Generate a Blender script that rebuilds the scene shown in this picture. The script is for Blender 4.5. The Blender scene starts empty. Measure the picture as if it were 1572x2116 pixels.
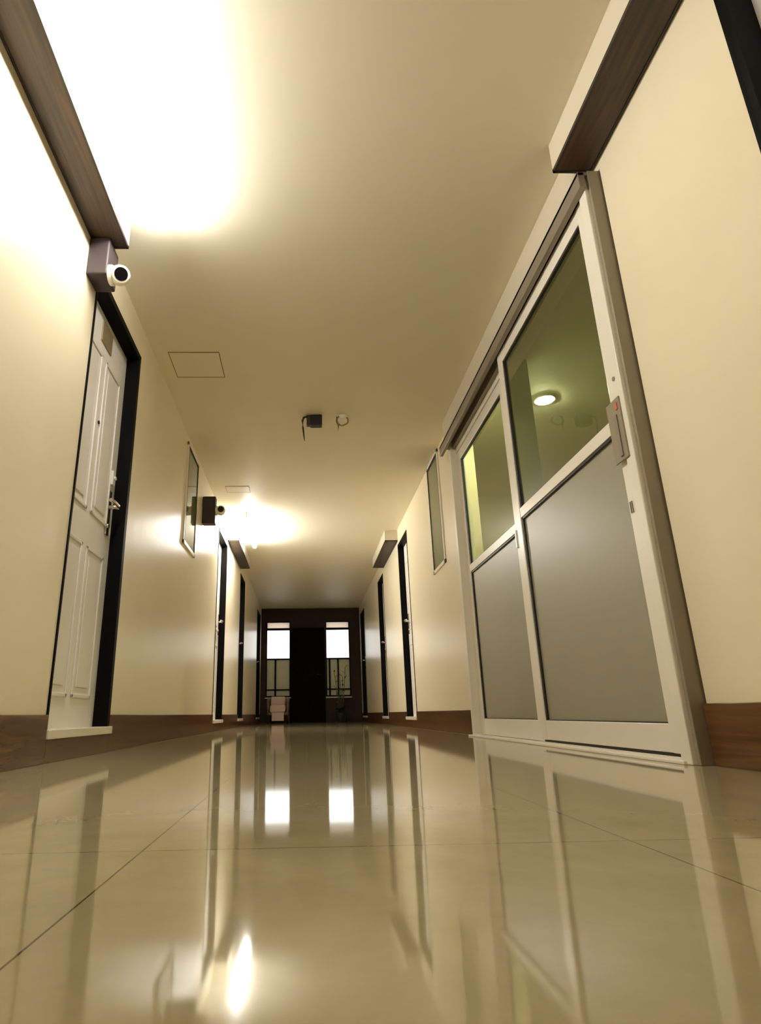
import bpy, bmesh, math, random
from mathutils import Vector, Matrix
random.seed(7)
sc = bpy.context.scene
C = sc.collection
PI = math.pi
# ------------------------------------------------------------------ dimensions (metres; camera stands over x=0, y=0)
XL, XR, H = -0.952, 1.16, 2.352
Y0, Y1 = -3.0, 13.0
HB = 2.21                      # underside of the pelmet boxes

# ------------------------------------------------------------------ materials
def new_mat(name):
    m = bpy.data.materials.new(name); m.use_nodes = True
    nt = m.node_tree; nt.nodes.clear()
    return m, nt, nt.nodes.new('ShaderNodeOutputMaterial')
def principled(name, col, rough=.5, metal=0, spec=.5, coat=0, noise=0, nscale=6, bump=0, bscale=60, stretch=None, ior=1.5):
    m, nt, out = new_mat(name)
    p = nt.nodes.new('ShaderNodeBsdfPrincipled'); nt.links.new(p.outputs[0], out.inputs[0])
    p.inputs['Base Color'].default_value = (*col, 1); p.inputs['Roughness'].default_value = rough
    p.inputs['Metallic'].default_value = metal; p.inputs['Specular IOR Level'].default_value = spec
    p.inputs['Coat Weight'].default_value = coat; p.inputs['IOR'].default_value = ior
    tc = nt.nodes.new('ShaderNodeNewGeometry')
    mp = nt.nodes.new('ShaderNodeMapping'); nt.links.new(tc.outputs['Position'], mp.inputs[0])
    if stretch: mp.inputs['Scale'].default_value = stretch
    if noise:
        n = nt.nodes.new('ShaderNodeTexNoise'); n.inputs['Scale'].default_value = nscale; n.inputs['Detail'].default_value = 5
        nt.links.new(mp.outputs[0], n.inputs['Vector'])
        r = nt.nodes.new('ShaderNodeMix'); r.data_type = 'RGBA'
        r.inputs['A'].default_value = (*[c*(1-noise) for c in col], 1); r.inputs['B'].default_value = (*[min(1, c*(1+noise)) for c in col], 1)
        nt.links.new(n.outputs['Fac'], r.inputs['Factor']); nt.links.new(r.outputs['Result'], p.inputs['Base Color'])
    if bump:
        n = nt.nodes.new('ShaderNodeTexNoise'); n.inputs['Scale'].default_value = bscale; n.inputs['Detail'].default_value = 3
        nt.links.new(mp.outputs[0], n.inputs['Vector'])
        b = nt.nodes.new('ShaderNodeBump'); b.inputs['Strength'].default_value = bump; b.inputs['Distance'].default_value = .01
        nt.links.new(n.outputs['Fac'], b.inputs['Height']); nt.links.new(b.outputs[0], p.inputs['Normal'])
    return m
def wood_mat(name, dark, light, rough=.35):
    m, nt, out = new_mat(name)
    p = nt.nodes.new('ShaderNodeBsdfPrincipled'); nt.links.new(p.outputs[0], out.inputs[0]); p.inputs['Roughness'].default_value = rough
    g = nt.nodes.new('ShaderNodeNewGeometry'); mp = nt.nodes.new('ShaderNodeMapping')
    mp.inputs['Scale'].default_value = (22, 1.3, 22); nt.links.new(g.outputs['Position'], mp.inputs[0])
    n = nt.nodes.new('ShaderNodeTexNoise'); n.inputs['Scale'].default_value = 1.6; n.inputs['Detail'].default_value = 8; n.inputs['Distortion'].default_value = 1.2
    nt.links.new(mp.outputs[0], n.inputs['Vector'])
    r = nt.nodes.new('ShaderNodeValToRGB'); r.color_ramp.elements[0].position = .33; r.color_ramp.elements[0].color = (*dark, 1)
    r.color_ramp.elements[1].position = .75; r.color_ramp.elements[1].color = (*light, 1)
    nt.links.new(n.outputs['Fac'], r.inputs[0]); nt.links.new(r.outputs[0], p.inputs['Base Color'])
    return m
def floor_mat():
    m, nt, out = new_mat('polished_floor_tile')
    p = nt.nodes.new('ShaderNodeBsdfPrincipled'); nt.links.new(p.outputs[0], out.inputs[0])
    g = nt.nodes.new('ShaderNodeNewGeometry'); sep = nt.nodes.new('ShaderNodeSeparateXYZ'); nt.links.new(g.outputs['Position'], sep.inputs[0])
    def M(op, a, b=None):
        n = nt.nodes.new('ShaderNodeMath'); n.operation = op
        for i, v in enumerate((a, b)):
            if v is None: continue
            if isinstance(v, (int, float)): n.inputs[i].default_value = v
            else: nt.links.new(v, n.inputs[i])
        return n.outputs[0]
    def line(axis, off, w):
        d = M('PINGPONG', M('ADD', sep.outputs[axis], -off), .3)     # distance from the nearest joint, tiles of 0.6 m
        return M('LESS_THAN', d, w)
    grout = M('MAXIMUM', line('X', -.2, .0011), line('Y', .22, .0010))
    n = nt.nodes.new('ShaderNodeTexNoise'); n.inputs['Scale'].default_value = 9; n.inputs['Detail'].default_value = 9; n.inputs['Roughness'].default_value = .65
    nt.links.new(g.outputs['Position'], n.inputs['Vector'])
    r = nt.nodes.new('ShaderNodeValToRGB'); r.color_ramp.elements[0].position = .3; r.color_ramp.elements[0].color = (.35, .29, .16, 1)
    r.color_ramp.elements[1].position = .7; r.color_ramp.elements[1].color = (.42, .35, .20, 1)
    nt.links.new(n.outputs['Fac'], r.inputs[0])
    mx = nt.nodes.new('ShaderNodeMix'); mx.data_type = 'RGBA'; nt.links.new(grout, mx.inputs['Factor'])
    nt.links.new(r.outputs[0], mx.inputs['A']); mx.inputs['B'].default_value = (.12, .07, .03, 1)
    nt.links.new(mx.outputs['Result'], p.inputs['Base Color'])
    p.inputs['Roughness'].default_value = .055; p.inputs['IOR'].default_value = 1.45
    # the tiles are not perfectly flat
    return m
    n2 = nt.nodes.new('ShaderNodeTexNoise'); n2.inputs['Scale'].default_value = 2.2; n2.inputs['Detail'].default_value = 1
    nt.links.new(g.outputs['Position'], n2.inputs['Vector'])
    b = nt.nodes.new('ShaderNodeBump'); b.inputs['Strength'].default_value = .05; b.inputs['Distance'].default_value = .003
    nt.links.new(n2.outputs['Fac'], b.inputs['Height']); nt.links.new(b.outputs[0], p.inputs['Normal'])
    return m
def front_fresnel(nt):          # reflection only where light enters a pane, none inside it
    fr = nt.nodes.new('ShaderNodeFresnel'); fr.inputs['IOR'].default_value = 1.5
    g = nt.nodes.new('ShaderNodeNewGeometry'); k = nt.nodes.new('ShaderNodeMath'); k.operation = 'SUBTRACT'; k.inputs[0].default_value = 1
    nt.links.new(g.outputs['Backfacing'], k.inputs[1])
    q = nt.nodes.new('ShaderNodeMath'); q.operation = 'MULTIPLY'; nt.links.new(fr.outputs[0], q.inputs[0]); nt.links.new(k.outputs[0], q.inputs[1])
    return q.outputs[0]
def glass_mat(name, tint, rough=.0, refl=1.0):
    m, nt, out = new_mat(name)
    t = nt.nodes.new('ShaderNodeBsdfTransparent'); t.inputs[0].default_value = (*tint, 1)
    gl = nt.nodes.new('ShaderNodeBsdfGlossy'); gl.inputs['Roughness'].default_value = rough; gl.inputs['Color'].default_value = (refl, refl, refl, 1)
    mx = nt.nodes.new('ShaderNodeMixShader'); nt.links.new(front_fresnel(nt), mx.inputs[0]); nt.links.new(t.outputs[0], mx.inputs[1]); nt.links.new(gl.outputs[0], mx.inputs[2])
    nt.links.new(mx.outputs[0], out.inputs[0]); return m
def frosted_mat(name, col, trans):
    m, nt, out = new_mat(name)
    d = nt.nodes.new('ShaderNodeBsdfDiffuse'); d.inputs[0].default_value = (*col, 1)
    t = nt.nodes.new('ShaderNodeBsdfTranslucent'); t.inputs[0].default_value = (*col, 1)
    a = nt.nodes.new('ShaderNodeMixShader'); a.inputs[0].default_value = trans
    nt.links.new(d.outputs[0], a.inputs[1]); nt.links.new(t.outputs[0], a.inputs[2])
    gl = nt.nodes.new('ShaderNodeBsdfGlossy'); gl.inputs['Roughness'].default_value = .38
    mx = nt.nodes.new('ShaderNodeMixShader'); nt.links.new(front_fresnel(nt), mx.inputs[0]); nt.links.new(a.outputs[0], mx.inputs[1]); nt.links.new(gl.outputs[0], mx.inputs[2])
    nt.links.new(mx.outputs[0], out.inputs[0]); return m
def emit_mat(name, col, s):
    m, nt, out = new_mat(name)
    e = nt.nodes.new('ShaderNodeEmission'); e.inputs[0].default_value = (*col, 1); e.inputs[1].default_value = s
    nt.links.new(e.outputs[0], out.inputs[0]); return m

WALLC = (.84, .75, .555)
M = dict(
    wall=principled('cream_gloss_paint', WALLC, rough=.30, spec=.45, noise=.025, nscale=3, bump=.10, bscale=9, stretch=(1, 1.6, .6)),
    ceiling=principled('cream_ceiling_paint', (.84, .785, .64), rough=.5, spec=.3, noise=.02, nscale=2),
    pelmet=principled('cream_pelmet_paint', (.60, .54, .42), rough=.5),
    roomwall=principled('green_cream_paint', (.70, .68, .52), rough=.6),
    floor=floor_mat(),
    base=wood_mat('brown_wood_look_tile', (.06, .025, .008), (.14, .063, .023), rough=.22),
    wood=wood_mat('dark_brown_wood', (.017, .011, .007), (.075, .038, .018), rough=.5),
    woodedge=principled('dark_wood_edge', (.02, .012, .007), rough=.45),
    black=principled('black_painted_frame', (.0035, .003, .003), rough=.5, spec=.06),
    darkdoor=principled('very_dark_brown_door', (.006, .0025, .002), rough=.6, spec=.05, noise=.3),
    door=principled('white_door_paint', (.82, .78, .72), rough=.38, noise=.05, nscale=5, bump=.08, bscale=14, stretch=(1, 1, .2)),
    sill=principled('white_marble_sill', (.80, .74, .62), rough=.25, noise=.06, nscale=12),
    alu=principled('cream_aluminium', (.83, .78, .68), rough=.32, spec=.5),
    alugrey=principled('grey_aluminium', (.25, .21, .145), rough=.45),
    railgrey=principled('grey_rail', (.24, .20, .155), rough=.4, metal=.2),
    gasket=principled('black_gasket', (.012, .010, .008), rough=.5),
    chrome=principled('chrome', (.75, .72, .68), rough=.2, metal=1),
    brass=principled('dull_brass', (.30, .24, .13), rough=.45, metal=.4),
    boxgrey=principled('grey_plastic', (.045, .034, .035), rough=.5, spec=.3),
    white=principled('white_plastic', (.86, .83, .76), rough=.3),
    lens=principled('black_lens', (.004, .003, .005), rough=.12),
    blackp=principled('black_plastic', (.008, .006, .008), rough=.4),
    hatchline=principled('brown_joint', (.26, .19, .105), rough=.6),
    cloth=principled('pale_pink_cloth', (.78, .60, .53), rough=.8, bump=.15, bscale=40),
    chairwood=principled('brown_chair_wood', (.16, .095, .06), rough=.45),
    leaf=principled('dark_green_leaf', (.028, .045, .014), rough=.5, noise=.3, nscale=20),
    stem=principled('green_stem', (.11, .13, .045), rough=.5),
    pot=principled('black_pot', (.012, .012, .011), rough=.5),
    soil=principled('soil', (.03, .02, .012), rough=.9),
    red=principled('red_mark', (.55, .12, .08), rough=.5),
    glass=glass_mat('green_tinted_glass', (.72, .76, .58)),
    winglass=glass_mat('clear_window_glass', (.95, .97, .95)),
    greyglass=glass_mat('dim_grey_glass', (.82, .84, .74), rough=.05),
    frost=frosted_mat('frosted_glass', (.50, .47, .36), .45),
    transom=frosted_mat('milky_transom_glass', (.75, .68, .6), .8),
    frost2=frosted_mat('frosted_window_glass', (.50, .48, .33), .4),
    tube=emit_mat('warm_tube', (1, .98, .92), 31),
    tube2=emit_mat('warm_tube_far', (1, .98, .92), 60),
    downlight=emit_mat('downlight', (1, .98, .9), 300),
    outside=principled('grey_render', (.30, .28, .23), rough=.8, noise=.15, nscale=4),
    slab=principled('balcony_tile', (.35, .28, .2), rough=.5),
)

# ------------------------------------------------------------------ mesh builder
class MB:
    def __init__(s): s.bm = bmesh.new()
    def box(s, x0, x1, y0, y1, z0, z1, bev=0, seg=2):
        x0, x1 = sorted((x0, x1)); y0, y1 = sorted((y0, y1)); z0, z1 = sorted((z0, z1))
        b = bmesh.new(); bmesh.ops.create_cube(b, size=1)
        for v in b.verts: v.co = Vector(((x0+x1)/2+v.co.x*(x1-x0), (y0+y1)/2+v.co.y*(y1-y0), (z0+z1)/2+v.co.z*(z1-z0)))
        if bev: bmesh.ops.bevel(b, geom=b.edges[:], offset=bev, segments=seg, affect='EDGES', profile=.5)
        return s.merge(b)
    def merge(s, b):
        me = bpy.data.meshes.new('t'); b.to_mesh(me); b.free(); s.bm.from_mesh(me); bpy.data.meshes.remove(me); return s
    def cyl(s, p, q, r, r2=None, n=24, bev=0):
        p, q = Vector(p), Vector(q); d = q-p
        b = bmesh.new(); bmesh.ops.create_cone(b, cap_ends=True, segments=n, radius1=r, radius2=r if r2 is None else r2, depth=d.length)
        if bev:
            es = [e for e in b.edges if abs(e.verts[0].co.z-e.verts[1].co.z) < 1e-6]
            bmesh.ops.bevel(b, geom=es, offset=bev, segments=3, affect='EDGES', profile=.5)
        b.transform(Matrix.Translation((p+q)/2) @ d.to_track_quat('Z', 'Y').to_matrix().to_4x4())
        for f in b.faces: f.smooth = len(f.verts) == 4
        return s.merge(b)
    def sphere(s, c, r, sx=1, sy=1, sz=1, n=24):
        b = bmesh.new(); bmesh.ops.create_uvsphere(b, u_segments=n, v_segments=n//2, radius=r)
        for v in b.verts: v.co = Vector((c[0]+v.co.x*sx, c[1]+v.co.y*sy, c[2]+v.co.z*sz))
        for f in b.faces: f.smooth = True
        return s.merge(b)
    def tube(s, pts, r, n=8):
        pts = [Vector(p) for p in pts]
        b = bmesh.new(); rings = []
        for i, p in enumerate(pts):
            d = (pts[min(i+1, len(pts)-1)]-pts[max(i-1, 0)]).normalized()
            q = d.to_track_quat('Z', 'Y'); rr = r[i] if isinstance(r, (list, tuple)) else r
            rings.append([b.verts.new(p+q @ Vector((math.cos(2*PI*k/n)*rr, math.sin(2*PI*k/n)*rr, 0))) for k in range(n)])
        for a, c in zip(rings, rings[1:]):
            for k in range(n): b.faces.new((a[k], a[(k+1) % n], c[(k+1) % n], c[k])).smooth = True
        b.faces.new(rings[0][::-1]); b.faces.new(rings[-1])
        return s.merge(b)
    def prism(s, prof, y0, y1):     # profile in x,z extruded along y
        b = bmesh.new()
        a = [b.verts.new((x, y0, z)) for x, z in prof]; c = [b.verts.new((x, y1, z)) for x, z in prof]; n = len(prof)
        for k in range(n): b.faces.new((a[k], a[(k+1) % n], c[(k+1) % n], c[k]))
        b.faces.new(a[::-1]); b.faces.new(c); bmesh.ops.recalc_face_normals(b, faces=b.faces[:])
        return s.merge(b)
    def leafquad(s, base, tip, w, up=Vector((0, 0, 1))):
        base, tip = Vector(base), Vector(tip); d = tip-base; side = d.cross(up).normalized()*w if d.cross(up).length > 1e-5 else Vector((w, 0, 0))
        nrm = side.cross(d).normalized()*.006
        b = bmesh.new(); t = [0, .25, .55, .85]; ww = [.15, .9, 1, .45]
        L = []; R = []; Cn = []
        for tt, w_ in zip(t, ww):
            p = base+d*tt+up*(.12*d.length*math.sin(PI*tt))
            L.append(b.verts.new(p+side*w_)); R.append(b.verts.new(p-side*w_)); Cn.append(b.verts.new(p-nrm))
        tp = b.verts.new(tip)
        for i in range(3):
            b.faces.new((L[i], L[i+1], Cn[i+1], Cn[i])); b.faces.new((Cn[i], Cn[i+1], R[i+1], R[i]))
        b.faces.new((L[3], tp, Cn[3])); b.faces.new((Cn[3], tp, R[3]))
        return s.merge(b)
    def build(s, name, mat, parent=None):
        me = bpy.data.meshes.new(name); s.bm.to_mesh(me); s.bm.free()
        o = bpy.data.objects.new(name, me); C.objects.link(o); me.materials.append(mat)
        org = Vector((0, 0, 0)); p = parent
        while p is not None: org += p.location; p = p.parent
        if parent is not None:
            o.parent = parent; me.transform(Matrix.Translation(-org))
        return o
def tag(o, label, cat, group=None, kind=None):
    o['label'] = label; o['category'] = cat
    if group: o['group'] = group
    if kind: o['kind'] = kind
    return o
def thing(name, loc, label, cat, group=None, kind=None):
    o = bpy.data.objects.new(name, None); C.objects.link(o); o.location = loc; o.empty_display_size = .1
    return tag(o, label, cat, group, kind)
def centre(o):      # move a single-mesh thing's origin to its base
    me = o.data; vs = [v.co.copy() for v in me.vertices]
    c = Vector(((min(v.x for v in vs)+max(v.x for v in vs))/2, (min(v.y for v in vs)+max(v.y for v in vs))/2, min(v.z for v in vs)))
    me.transform(Matrix.Translation(-c)); o.location = c; return o

# ------------------------------------------------------------------ room shell
TH = .16
def wall_with_openings(name, xf, xb, openings, label):
    m = MB(); ops = sorted(openings); y = Y0
    for (a, b, z0, z1) in ops:
        m.box(xf, xb, y, a, 0, H)
        if z1 < H-.001: m.box(xf, xb, a, b, z1, H)
        if z0 > 0: m.box(xf, xb, a, b, 0, z0)
        y = b
    m.box(xf, xb, y, Y1, 0, H)
    return tag(m.build(name, M['wall']), label, 'wall', kind='structure')

ZS = .115                       # door sill height
DL = [(2.33, 3.055), (6.38, 7.10), (8.68, 9.32), (11.85, 12.65)]
DR = [(.38, 1.12), (6.55, 7.20), (8.78, 9.42), (11.85, 12.65)]
DT = 2.14
WL = (4.50, 4.99, 1.44, 2.30); WR = (4.77, 5.24, 1.33, 2.35)
GA = (1.79, 4.27, 0.0, 2.17)    # opening of the sliding glass doors
wall_with_openings('wall_left', XL, XL-TH, [(a, b, 0.09, DT) for a, b in DL]+[WL], 'cream glossy wall on the left of the corridor')
wall_with_openings('wall_right', XR, XR+TH, [(a, b, 0.09, DT) for a, b in DR]+[WR, GA], 'cream glossy wall on the right of the corridor')
m = MB().box(XL-TH, XR+TH, Y0-.1, Y1+.16, -.12, 0)
tag(m.build('floor', M['floor']), 'polished beige tile floor of the corridor', 'floor', kind='structure')
m = MB().box(XL-TH, XR+TH, Y0-.1, Y1+.16, H, H+.12)
tag(m.build('ceiling', M['ceiling']), 'plain cream ceiling over the whole corridor', 'ceiling', kind='structure')
tag(MB().box(XL-TH, XR+TH, Y0-.1, Y0, 0, H).build('wall_back', M['wall']), 'cream wall behind the viewer', 'wall', kind='structure')
# end wall: header over three bays, narrow side strips
EW = [(-.845, -.327), (.421, .942)]
DD = (-.335, .40)
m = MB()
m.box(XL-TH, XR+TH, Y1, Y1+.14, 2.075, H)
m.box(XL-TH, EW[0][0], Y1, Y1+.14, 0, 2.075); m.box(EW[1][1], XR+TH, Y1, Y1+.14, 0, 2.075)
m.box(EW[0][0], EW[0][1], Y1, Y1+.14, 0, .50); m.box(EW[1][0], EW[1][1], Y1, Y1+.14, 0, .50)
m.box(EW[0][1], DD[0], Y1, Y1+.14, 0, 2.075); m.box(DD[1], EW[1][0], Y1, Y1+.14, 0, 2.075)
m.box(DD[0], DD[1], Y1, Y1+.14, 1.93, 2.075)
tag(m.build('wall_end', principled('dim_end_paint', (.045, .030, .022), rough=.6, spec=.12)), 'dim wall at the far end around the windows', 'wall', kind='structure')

# baseboards (brown tile), interrupted at doors where the sill sits; below a sill the riser stays brown
BH = .168
def baseboard(name, side, spans, label):
    x = XL if side < 0 else XR; inn = x - side*.012
    m = MB()
    for a, b, z1 in spans: m.box(x+side*.02 if z1 < .1 else x, inn, a, b, 0, z1, bev=.002)
    return tag(m.build(name, M['base']), label, 'baseboard', kind='structure')
def spans(doors, extra=()):
    cuts = sorted([(a-.0, b+.0, .082) for a, b in doors]+list(extra)); out = []; y = Y0
    for a, b, z in cuts:
        out.append((y, a, BH))
        if z: out.append((a, b, z))
        y = b
    out.append((y, Y1, BH)); return out
baseboard('baseboard_left', -1, spans(DL), 'brown wood-look tile baseboard along the left wall')
baseboard('baseboard_right', 1, spans(DR, [(GA[0], GA[1], 0)]), 'brown wood-look tile baseboard along the right wall')

# ------------------------------------------------------------------ corridor doors
def make_door(name, side, span, label, detail=1, num_plate=False):
    a, b = span; x = XL if side < 0 else XR; cy = (a+b)/2
    t = thing(name, (x, cy, 0), label, 'door', kind='structure')
    D = .065; xo = x+side*D; fw = .02; inn = x-side*.006
    m = MB()            # lining + thin casing lip
    m.box(inn, x+side*.12, a, a+.012, ZS, DT); m.box(inn, x+side*.12, b-.022, b, ZS, DT); m.box(inn, x+side*.12, a, b, DT-.022, DT)
    m.box(inn, x+side*.001, b-.001, b+.012, ZS, DT+.012)
    m.box(inn, x+side*.001, a-.004, b+.012, DT-.001, DT+.012)
    m.build('door_frame', M['black'], t)
    m = MB().box(x-side*.020, x+side*.12, a-.005, b+.02, .082, ZS, bev=.003)
    m.build('sill', M['sill'], t)
    # leaf with moulded panels
    la, lb = a+.012, b-.022; m = MB()
    m.box(xo, xo+side*.04, la-.004, lb+.004, ZS-.004, DT-.018)
    W = lb-la
    if detail:
        cols = [(la+.12*W, la+.46*W), (la+.54*W, la+.88*W)]
        rows = [(.24, .92), (1.08, 1.90)]
        for (p, q) in cols:
            for (z0, z1) in rows:
                w = .016; xf = xo-side*.007
                m.box(xo, xf, p, p+w, z0, z1, bev=.003); m.box(xo, xf, q-w, q, z0, z1, bev=.003)
                m.box(xo, xf, p, q, z0, z0+w, bev=.003); m.box(xo, xf, p, q, z1-w, z1, bev=.003)
                m.box(xo, xo-side*.005, p+.045, q-.045, z0+.045, z1-.045, bev=.004)
    lf = m.build('leaf', M['door'], t)
    hy = lb-.075; xf = xo
    m = MB(); m.box(xf, xf-side*.009, hy-.022, hy+.022, 1.04, 1.28, bev=.004)
    m.cyl((xf, hy, 1.19), (xf-side*.055, hy, 1.19), .011)
    m.tube([(xf-side*.052, hy, 1.19), (xf-side*.058, hy-.02, 1.192), (xf-side*.058, hy-.07, 1.192), (xf-side*.05, hy-.115, 1.19)], .0095)
    m.cyl((xf, hy, 1.09), (xf-side*.014, hy, 1.09), .012)
    h = m.build('handle', M['chrome'], lf); h['label'] = 'chrome lever handle'
    if num_plate:
        pm = MB().box(xo, xo-side*.006, 2.62, 2.77, 1.965, 2.085, bev=.002).build('number_plate', M['brass'], lf); pm['label'] = 'dull brass plate'
        MB().cyl((xo, 2.70, 1.545), (xo-side*.006, 2.70, 1.545), .009).build('peephole', M['lens'], lf)
        bx = MB(); bx.box(xo, xo-side*.018, hy-.018, hy+.018, 1.31, 1.39, bev=.004); bx.cyl((xo-side*.018, hy, 1.35), (xo-side*.028, hy, 1.35), .01)
        k = bx.build('lock', M['white'], lf); k['label'] = 'white surface lock'
    return t
make_door('door_1', -1, DL[0], 'nearest white panelled door on the left wall, black frame, chrome handle', num_plate=True)
make_door('door_2', -1, DL[1], 'second door on the left, before the farther wood-bottomed ceiling box', 1)
make_door('door_3', -1, DL[2], 'third door on the left, just past the farther wood-bottomed box', 1)
make_door('door_4', -1, DL[3], 'last left door, beside the window with the armchair', 1)
make_door('door_5', 1, DR[0], 'nearest door on the right, cut by the top right corner of the photo', 1)
make_door('door_6', 1, DR[1], 'right door past the small wall window, before the farther ceiling box', 1)
make_door('door_7', 1, DR[2], 'right door just beyond the farther wood-bottomed ceiling box', 1)
make_door('door_8', 1, DR[3], 'last right door, beside the window with the plant', 1)
# dark door in the end wall
t = thing('door_9', ((DD[0]+DD[1])/2, Y1, 0), 'very dark brown door in the middle of the end wall between two windows', 'door', kind='structure')
m = MB(); m.box(DD[0], DD[0]+.05, Y1-.03, Y1+.1, 0, 1.93); m.box(DD[1]-.05, DD[1], Y1-.03, Y1+.1, 0, 1.93); m.box(DD[0], DD[1], Y1-.03, Y1+.1, 1.88, 1.93)
m.build('door_frame', M['darkdoor'], t)
m = MB(); m.box(DD[0]+.05, DD[1]-.05, Y1, Y1+.04, .0, 1.88, bev=.003)
for (a, b) in [(DD[0]+.12, .0), (.065, DD[1]-.12)]:
    for z0, z1 in [(.2, .85), (1.0, 1.75)]: m.box(a, b, Y1-.008, Y1, z0, z1, bev=.005)
lf = m.build('leaf', M['darkdoor'], t)
m = MB(); m.cyl((.31, Y1, .95), (.31, Y1-.05, .95), .01); m.tube([(.31, Y1-.05, .95), (.25, Y1-.05, .95), (.22, Y1-.045, .95)], .009)
m.build('handle', M['woodedge'], lf)

# ------------------------------------------------------------------ end windows
def end_window(name, a, b, label, bars):
    t = thing(name, ((a+b)/2, Y1, .50), label, 'window', kind='structure')
    y0, y1 = Y1+.02, Y1+.07; w = .022; m = MB()
    m.box(a, a+w, y0, y1, .5, 2.075); m.box(b-w, b, y0, y1, .5, 2.075)
    m.box(a, b, y0, y1, 2.052, 2.075); m.box(a, b, y0-.02, y1, 1.885, 1.93); m.box(a, b, y0-.01, y1, 1.265, 1.295); m.box(a, b, y0, y1, .5, .53)
    for c in bars: m.box(c-.017, c+.017, y0, y1, .53, 1.265)
    m.box(a, b, y0, y1, .64, .665)
    m.build('window_frame', M['black'], t)
    MB().box(a+w, b-w, Y1+.04, Y1+.046, 1.93, 2.052).build('transom_pane', M['transom'], t)['label'] = 'pale frosted transom pane'
    MB().box(a+w, b-w, Y1+.04, Y1+.046, 1.295, 1.885).build('upper_pane', M['winglass'], t)['label'] = 'clear pane full of bright daylight'
    MB().box(a+w, b-w, Y1+.04, Y1+.046, .53, 1.265).build('lower_pane', M['frost2'], t)['label'] = 'dull grey green lower pane'
    MB().box(a-.01, b+.01, Y1-.04, Y1+.02, .475, .5, bev=.004).build('window_sill', M['sill'], t)
end_window('window_1', EW[0][0], EW[0][1], 'left window in the end wall, above the armchair', [-.645])
end_window('window_2', EW[1][0], EW[1][1], 'right window in the end wall, behind the potted plant', [.50, .68])
# outside: balcony slab, parapet and building opposite
tag(MB().box(-3, 3.2, Y1+.16, Y1+3, -.3, -.02).build('balcony_slab', M['slab']), 'tiled balcony floor beyond the end windows', 'balcony', kind='structure')
tag(MB().box(-3, 3.2, Y1+1.3, Y1+1.42, -.02, 1.05, bev=.01).build('balcony_parapet', M['outside']), 'grey rendered balcony wall outside the end windows', 'parapet', kind='structure')

# ------------------------------------------------------------------ small side windows
def side_window(name, side, w, label):
    a, b, z0, z1 = w; x = XL if side < 0 else XR
    t = thing(name, (x, (a+b)/2, z0), label, 'window', kind='structure')
    xi, xo = x-side*.012, x+side*.05; f = .03; m = MB()
    for q in ((a, a+f, z0, z1), (b-f, b, z0, z1), (a, b, z0, z0+f), (a, b, z1-f, z1)): m.box(xi, xo, *q, bev=.002)
    m.build('window_frame', M['alu'], t); g = .012; m = MB(); a2, b2, c2, d2 = a+f, b-f, z0+f, z1-f
    for q in ((b2-g*.7, b2, c2, d2), (a2, a2+g*.4, c2, d2), (a2, b2, d2-g, d2)): m.box(x-side*.0135, x-side*.009, *q)
    m.build('gasket', M['gasket'], t)
    MB().box(x-side*.0085, x-side*.004, a2, b2, c2, d2).build('pane', M['greyglass'], t)
    MB().box(x+side*.002, x+side*.006, a2, b2, c2, d2).build('blind', principled('grey_green_blind', (.34, .34, .25), rough=.7), t)
side_window('window_3', -1, WL, 'small dark-edged window high on the left wall past the first door')
side_window('window_4', 1, WR, 'small dark-edged window high on the right wall past the glass doors')

# ------------------------------------------------------------------ pelmet boxes with wooden undersides
def pelmet(side, y0, y1, w, label):
    x = XL if side < 0 else XR; xo = x-side*w
    t = thing('pelmet_box', (x, (y0+y1)/2, HB), label, 'ceiling box', 'wood-bottomed boxes along the ceiling edges')
    MB().box(x-side*.001, xo, y0, y1, HB+.012, H-.001, bev=.002).build('box_body', M['pelmet'], t)['label'] = 'cream painted side'
    u = MB().box(x-side*.001, xo+side*.006, y0+.006, y1-.006, HB, HB+.012).build('underside', M['wood'], t); u['label'] = 'dark brown wood underside'
    m = MB(); e = .010
    m.box(xo, xo+side*e, y0, y1, HB-.003, HB+.013); m.box(x-side*.001, x-side*e, y0, y1, HB-.003, HB+.013)
    m.box(x-side*.001, xo, y1-e, y1, HB-.003, HB+.013); m.box(x-side*.001, xo, y0, y0+e, HB-.003, HB+.013)
    m.build('edge_strip', M['woodedge'], t); return t
pelmet(-1, -.6, 2.27, .150, 'long dark wood-bottomed ceiling box at top left, above the near camera')
pelmet(1, -.6, 1.845, .157, 'long dark wood-bottomed ceiling box at top right, ending at the glass doors')
pelmet(-1, 7.15, 8.63, .140, 'short wood-bottomed ceiling box far along the left wall')
pelmet(1, 7.22, 8.65, .160, 'short wood-bottomed ceiling box far along the right wall')

# ------------------------------------------------------------------ lamps
def batten(y0, y1, x, z, mat, label):
    t = thing('tube_light', (x, (y0+y1)/2, H), label, 'lamp', 'ceiling tube lights by the left wall')
    m = MB().box(x-.014, x+.014, y0, y1, H-.02, H-.001, bev=.003)
    for y in (y0+.012, y1-.012): m.box(x-.008, x+.008, y-.008, y+.008, z-.006, H-.015, bev=.002)
    m.build('housing', M['white'], t)
    g = MB().cyl((x, y0+.02, z), (x, y1-.02, z), .028, n=8).build('glowing_tube', mat, t)
    return t
batten(.90, 2.22, -.60, H-.065, M['tube'], 'overexposed tube light on the near ceiling at top left')
batten(6.45, 7.62, -.66, H-.09, M['tube2'], 'glowing tube light far down the corridor by the left ceiling box')

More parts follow.
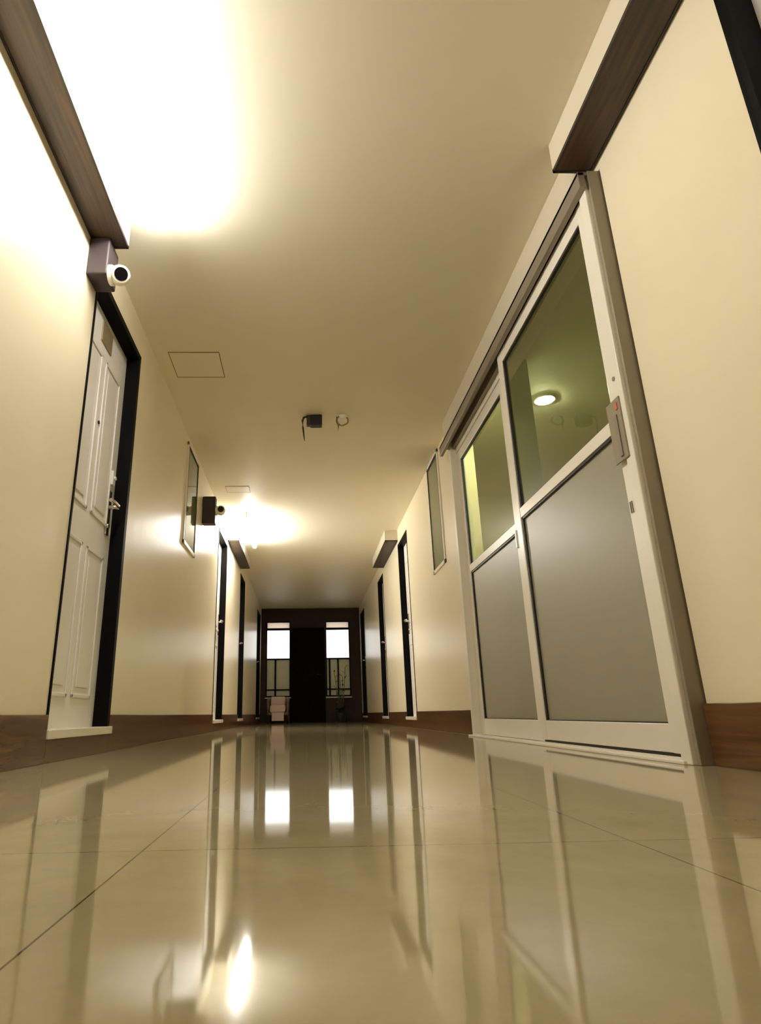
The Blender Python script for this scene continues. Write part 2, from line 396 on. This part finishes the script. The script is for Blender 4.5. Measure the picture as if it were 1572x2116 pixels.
# ------------------------------------------------------------------ security cameras
def cctv(yf, zc, bx0, bx1, bz0, bz1, depth, label, aim):
    t = thing('security_camera', (XL, yf+depth/2, bz0), label, 'camera', 'security cameras on the left wall')
    MB().box(bx0, bx1, yf, yf+depth, bz0, bz1, bev=.008, seg=3).build('mounting_box', M['boxgrey'], t)['label'] = 'purple grey box'
    m = MB(); cx = bx1+.052; yc = yf+.045
    m.cyl((bx1-.002, yc, zc), (bx1+.018, yc, zc), .045, bev=.004); m.sphere((cx-.008, yc, zc), .045, n=32)
    f = Vector(aim).normalized(); c = Vector((cx-.004, yc, zc))
    m.cyl(c, c+f*.052, .042, .038, n=32, bev=.004)
    b = m.build('camera_body', M['white'], t)
    l = MB(); l.cyl(c+f*.050, c+f*.0545, .0285, n=32)
    l.build('lens', M['lens'], b)['label'] = 'black round lens'
    return t
cctv(2.195, 2.035, XL+.001, -.862, 2.01, HB-.004, .13, 'white security camera on the grey box above the nearest left door', (.30, -.80, -.52))
cctv(5.30, 1.985, XL+.001, -.832, 1.85, 2.115, .09, 'far white security camera on a grey box past the small left window', (.05, -1, -.05))

# ------------------------------------------------------------------ sliding glass doors
t = thing('sliding_glass_door', (1.115, 3.03, 0), 'cream aluminium sliding glass doors with frosted lower panes on the right wall', 'sliding door')
XF = 1.115
m = MB()
m.box(1.10, 1.24, 1.814, 1.866, 0, 2.15, bev=.003)          # near post
m.box(1.12, 1.24, 4.215, 4.265, 0, 2.15, bev=.003)          # far post
m.box(1.165, 1.24, 1.868, 4.215, 2.05, 2.15)
m.build('outer_frame', M['alu'], t)
m = MB().box(1.114, 1.30, 1.798, 1.814, 0, 2.17, bev=.002); m.build('side_strip', M['alugrey'], t)['label'] = 'grey olive side strip'
m = MB(); m.box(1.075, 1.10, 1.80, 4.36, 2.09, 2.165, bev=.002); m.box(1.075, 1.16, 1.80, 4.36, 2.15, 2.165); m.box(1.14, 1.165, 1.80, 4.30, 2.09, 2.165)
m.build('top_rail', M['railgrey'], t)['label'] = 'grey top rail'
m = MB(); m.box(1.09, 1.25, 1.84, 4.26, 0, .010, bev=.002); m.box(1.105, 1.111, 1.84, 4.2, .010, .018)
m.build('floor_track', M['alu'], t)
MB().box(1.116, 1.146, 1.87, 2.96, .010, .0255).build('gap_shade_strip', M['gasket'], t)['label'] = 'black strip standing in for the shaded gap under the nearer leaf'  # no real part: black strip paints the dark shade below the leaf
def leaf(y0, y1, x, z0, z1, sw, split, near, nm):
    r = bpy.data.objects.new('door_leaf', None)
    m = MB(); d = .034
    m.box(x, x+d, y0, y0+sw, z0, z1, bev=.003); m.box(x, x+d, y1-sw*1.3, y1, z0, z1, bev=.003)
    ya, yb = y0+sw-.002, y1-sw*1.3+.002; m.box(x+.002, x+d-.002, ya, yb, z0+.001, .112, bev=.002); m.box(x+.002, x+d-.002, ya, yb, z1-.075, z1-.001, bev=.002); m.box(x+.002, x+d-.002, ya, yb, split, split+.052, bev=.002)
    f = m.build('door_leaf', M['alu'], t); f['label'] = nm
    ga, gb = y0+sw, y1-sw*1.3; g = .008
    k = MB()
    for za, zb in ((.112, split), (split+.052, z1-.075)):
        k.box(x+.006, x+.02, gb-g*1.8, gb, za, zb); k.box(x+.006, x+.02, ga, gb, zb-g*1.3, zb); k.box(x+.006, x+.02, ga, gb, za, za+g*.5); k.box(x+.006, x+.02, ga, ga+g*.4, za, zb)
    k.build('gasket', M['gasket'], f)
    MB().box(x+.016, x+.021, ga, gb, .112, split).build('frosted_pane', M['frost'], f)['label'] = 'frosted grey lower pane'
    MB().box(x+.016, x+.021, ga, gb, split+.052, z1-.075).build('clear_pane', M['glass'], f)['label'] = 'clear green tinted upper pane'
    return f
nl = leaf(1.872, 2.985, 1.112, .026, 2.105, .050, 1.105, True, 'nearer sliding leaf')
fl = leaf(3.10, 4.215, 1.168, .012, 2.045, .065, 1.10, False, 'farther sliding leaf')
m = MB(); m.box(1.094, 1.101, 1.838, 1.925, .972, 1.20, bev=.002)
lk = m.build('lock_plate', M['alugrey'], t); lk['label'] = 'grey lock plate'
MB().box(1.089, 1.095, 1.862, 1.878, .985, 1.14, bev=.002).build('lock_slot', M['railgrey'], lk)
MB().box(1.091, 1.095, 1.850, 1.862, 1.155, 1.18).build('red_mark', M['red'], lk)
MB().cyl((1.101, 1.852, 1.275), (1.0975, 1.852, 1.275), .008).build('screw', M['railgrey'], t)
m = MB(); m.box(1.108, 1.112, 1.895, 1.899, .79, .83); m.box(1.108, 1.112, 1.905, 1.909, .79, .83); m.build('latch_hole', M['railgrey'], t)
m = MB(); m.box(1.150, 1.168, 3.115, 3.135, 1.0, 1.10, bev=.004); m.build('pull_handle', M['white'], fl)
# header box above the sliding doors
hb_ = MB().box(1.098, XR-.001, 1.85, 4.30, 2.166, H-.001, bev=.002).build('trim_1', M['pelmet']); tag(hb_, 'pale painted header above the sliding glass doors', 'header', kind='structure')

# room behind the glass doors
RX = 4.2
def rs(name, b, label, cat, mat='roomwall'):
    return tag(MB().box(*b).build(name, M[mat]), label, cat, kind='structure')
x_ = XR+TH
rs('wall_room_near', (x_, RX, .9, 1.0, 0, H), 'side wall of the room behind the glass doors, nearer side', 'wall')
rs('wall_room_far', (x_, RX, 6.0, 6.1, 0, H), 'side wall of the room behind the glass doors, farther side', 'wall')
rs('wall_room_back', (RX, RX+.1, .9, 6.1, 0, H), 'back wall of the room behind the glass doors', 'wall')
rs('ceiling_room', (x_, RX+.1, .9, 6.1, H, H+.12), 'ceiling of the room behind the glass doors', 'ceiling')
rs('floor_room', (x_, RX+.1, .9, 6.1, -.12, 0), 'floor of the room behind the glass doors', 'floor', 'slab')
tag(MB().box(x_, 1.462, 3.40, 3.55, 0, H-.001).build('room_pillar', principled('pale_green_pillar', (.60, .70, .52), rough=.5)), 'pale green pillar seen through the upper glass', 'pillar', kind='structure')
t = thing('downlight', (1.775, 3.91, H), 'small round lit ceiling light seen through the near upper glass', 'lamp')
MB().cyl((1.775, 3.91, H-.001), (1.775, 3.91, H-.014), .075, n=40, bev=.003).build('rim', M['white'], t)
MB().cyl((1.775, 3.91, H-.012), (1.775, 3.91, H-.018), .060, n=40).build('glowing_disc', M['downlight'], t)

# ------------------------------------------------------------------ ceiling items
def hatch(x0, x1, y0, y1, label, w=.005):
    t = thing('access_hatch', ((x0+x1)/2, (y0+y1)/2, H), label, 'hatch')
    m = MB(); z = (H-.0025, H-.0002)
    m.box(x0, x0+w, y0, y1, *z); m.box(x1-w, x1, y0, y1, *z); m.box(x0, x1, y0, y0+w*1.6, *z); m.box(x0, x1, y1-w*1.6, y1, *z)
    m.build('joint', M['hatchline'], t)['label'] = 'thin brown joint'
    MB().box(x0+w, x1-w, y0+w, y1-w, H-.002, H-.0002).build('panel', M['ceiling'], t)
hatch(-.859, -.536, 3.31, 3.61, 'square flush ceiling hatch outlined near the left wall')
hatch(-.80, -.56, 5.66, 5.83, 'faint small ceiling hatch just before the far glowing light', .003)
t = thing('ceiling_speaker', (.085, 4.18, H), 'small black box under the ceiling with a dangling cord', 'box')
m = MB().box(.045, .137, 4.14, 4.20, 2.262, H-.001, bev=.008, seg=3)
b = m.build('body', M['blackp'], t)
MB().box(.018, .050, 4.145, 4.19, 2.266, H-.001, bev=.006).build('bracket', M['boxgrey'], t)
m = MB().tube([(.02, 4.15, 2.335), (-.004, 4.15, 2.328), (-.013, 4.15, 2.30), (-.010, 4.15, 2.24), (-.003, 4.15, 2.175), (.002, 4.15, 2.13)], [.007, .008, .008, .007, .005, .002])
m.build('cord', M['blackp'], t)
t = thing('ceiling_fitting', (.29, 4.18, H), 'small round white ceiling fitting with a short dark tail', 'fitting')
MB().cyl((.292, 4.18, H-.001), (.292, 4.18, H-.028), .044, .030, n=32, bev=.003).build('base', M['white'], t)
m = MB(); R_ = .044
m.tube([(.292+R_*math.cos(k*2*PI/28), 4.155+.006*math.sin(k), 2.304+.04*math.sin(k*2*PI/28)) for k in range(8, 32)], .0055)
m.tube([(.252, 4.15, 2.332), (.250, 4.15, 2.295), (.262, 4.15, 2.26), (.258, 4.15, 2.215)], [.008, .009, .007, .002])
m.build('wire_loop', M['hatchline'], t)['label'] = 'dark brown wire loop and tail'

# ------------------------------------------------------------------ armchair at the end
t = thing('armchair', (-.55, 12.3, 0), 'small armchair with pale pink cushions under the left end window', 'armchair')
m = MB(); m.box(-.70, -.40, 12.05, 12.45, .20, .335, bev=.03, seg=3); m.build('seat_cushion', M['cloth'], t)
m = MB(); m.box(-.70, -.41, 12.38, 12.50, .33, .50, bev=.03, seg=3)
bc = m.build('back_cushion', M['cloth'], t)
MB().box(-.66, -.43, 12.06, 12.09, .045, .20, bev=.006).build('valance', M['cloth'], t)
for s, x in ((-1, -.735), (1, -.355)):
    m = MB(); m.tube([(x, 12.06, .0), (x, 12.05, .25), (x, 12.06, .36), (x, 12.12, .42), (x, 12.25, .44), (x, 12.42, .45)], [.018, .02, .028, .032, .03, .025], n=12)
    m.box(x-.018, x+.018, 12.1, 12.45, .16, .38, bev=.01)
    m.build('arm', M['chairwood'], t)
m = MB(); m.box(-.735, -.355, 12.46, 12.52, .16, .47, bev=.015); m.build('backrest', M['chairwood'], t)
MB().box(-.735, -.355, 12.08, 12.48, .15, .2, bev=.006).build('seat_frame', M['chairwood'], t)
for x in (-.735, -.355): MB().tube([(x, 12.49, .2), (x, 12.51, .0)], .018, n=10).build('leg', M['chairwood'], t)

# potted plant
t = thing('potted_plant', (.68, 12.45, 0), 'dark potted plant with tall thin stems under the right end window', 'plant')
m = MB().cyl((.68, 12.45, 0), (.68, 12.45, .17), .085, .115, n=28, bev=.006); pot = m.build('pot', M['pot'], t)
MB().cyl((.68, 12.45, .168), (.68, 12.45, .176), .10, n=24).build('soil', M['soil'], pot)
m = MB()
stems = []
for k in range(7):
    a = k*2.4; r = .03+.01*k; top = (.68+r*1.6*math.cos(a), 12.45+r*1.3*math.sin(a), .6+.09*k)
    stems.append(((.68+.04*math.cos(a), 12.45+.04*math.sin(a), .16), top))
    m.tube([stems[-1][0], ((stems[-1][0][0]+top[0])/2+.01, (stems[-1][0][1]+top[1])/2, (.16+top[2])/2), top], .006, n=6)
m.build('stems', M['stem'], t)
m = MB()
for (b0, tp) in stems:
    for k in range(6):
        u = .35+.65*k/5; p = Vector(b0).lerp(Vector(tp), u); a = random.random()*6.28
        m.leafquad(p, p+Vector((math.cos(a)*.07, math.sin(a)*.06, random.uniform(-.01, .07))), .014)
for k in range(46):
    a = random.random()*6.28; z = random.uniform(.15, .28); r = random.uniform(.07, .15)
    m.leafquad((.68, 12.45, z-.02), (.68+math.cos(a)*r, 12.45+math.sin(a)*r*.8, z+random.uniform(-.04, .05)), .024)
m.build('foliage', M['leaf'], t)

# ------------------------------------------------------------------ world
w = bpy.data.worlds.new('World'); sc.world = w; w.use_nodes = True; nt = w.node_tree
bg = nt.nodes['Background']; bg.inputs[0].default_value = (1, .97, .97, 1); bg.inputs[1].default_value = 1.1
w.cycles.sampling_method = 'NONE'

# ------------------------------------------------------------------ camera
f, p, yaw, roll, cx, cy, c = 1240.7, .308, .0284, -.0156, 663.5, 1081.1, .155
ex = Vector((math.cos(yaw), -math.sin(yaw), 0)); ey = Vector((math.sin(yaw), math.cos(yaw), 0)); ez = Vector((0, 0, 1))
fwd = ey*math.cos(p)+ez*math.sin(p); up = ez*math.cos(p)-ey*math.sin(p)
ri = ex*math.cos(roll)+up*math.sin(roll); upi = -ex*math.sin(roll)+up*math.cos(roll)
cam = bpy.data.cameras.new('camera'); co = bpy.data.objects.new('camera', cam); C.objects.link(co)
mt = Matrix((ri, upi, -fwd)).transposed().to_4x4(); mt.translation = (0, 0, c); co.matrix_world = mt
cam.sensor_fit = 'AUTO'; cam.sensor_width = 36; cam.lens = 36*f/2116
cam.shift_x = (786-cx)/2116; cam.shift_y = (cy-1058)/2116; cam.clip_start = .01; cam.clip_end = 200
sc.camera = co
sc.view_settings.view_transform = 'Standard'; sc.view_settings.look = 'None'; sc.view_settings.gamma = 1
sc.view_settings.use_curve_mapping = False; sc.view_settings.exposure = 1.62
sc.cycles.sample_clamp_indirect = 2.5; sc.cycles.blur_glossy = 1.0; sc.cycles.caustics_reflective = False
sc.cycles.max_bounces = 9; sc.cycles.diffuse_bounces = 6; sc.cycles.glossy_bounces = 4; sc.cycles.transparent_max_bounces = 12
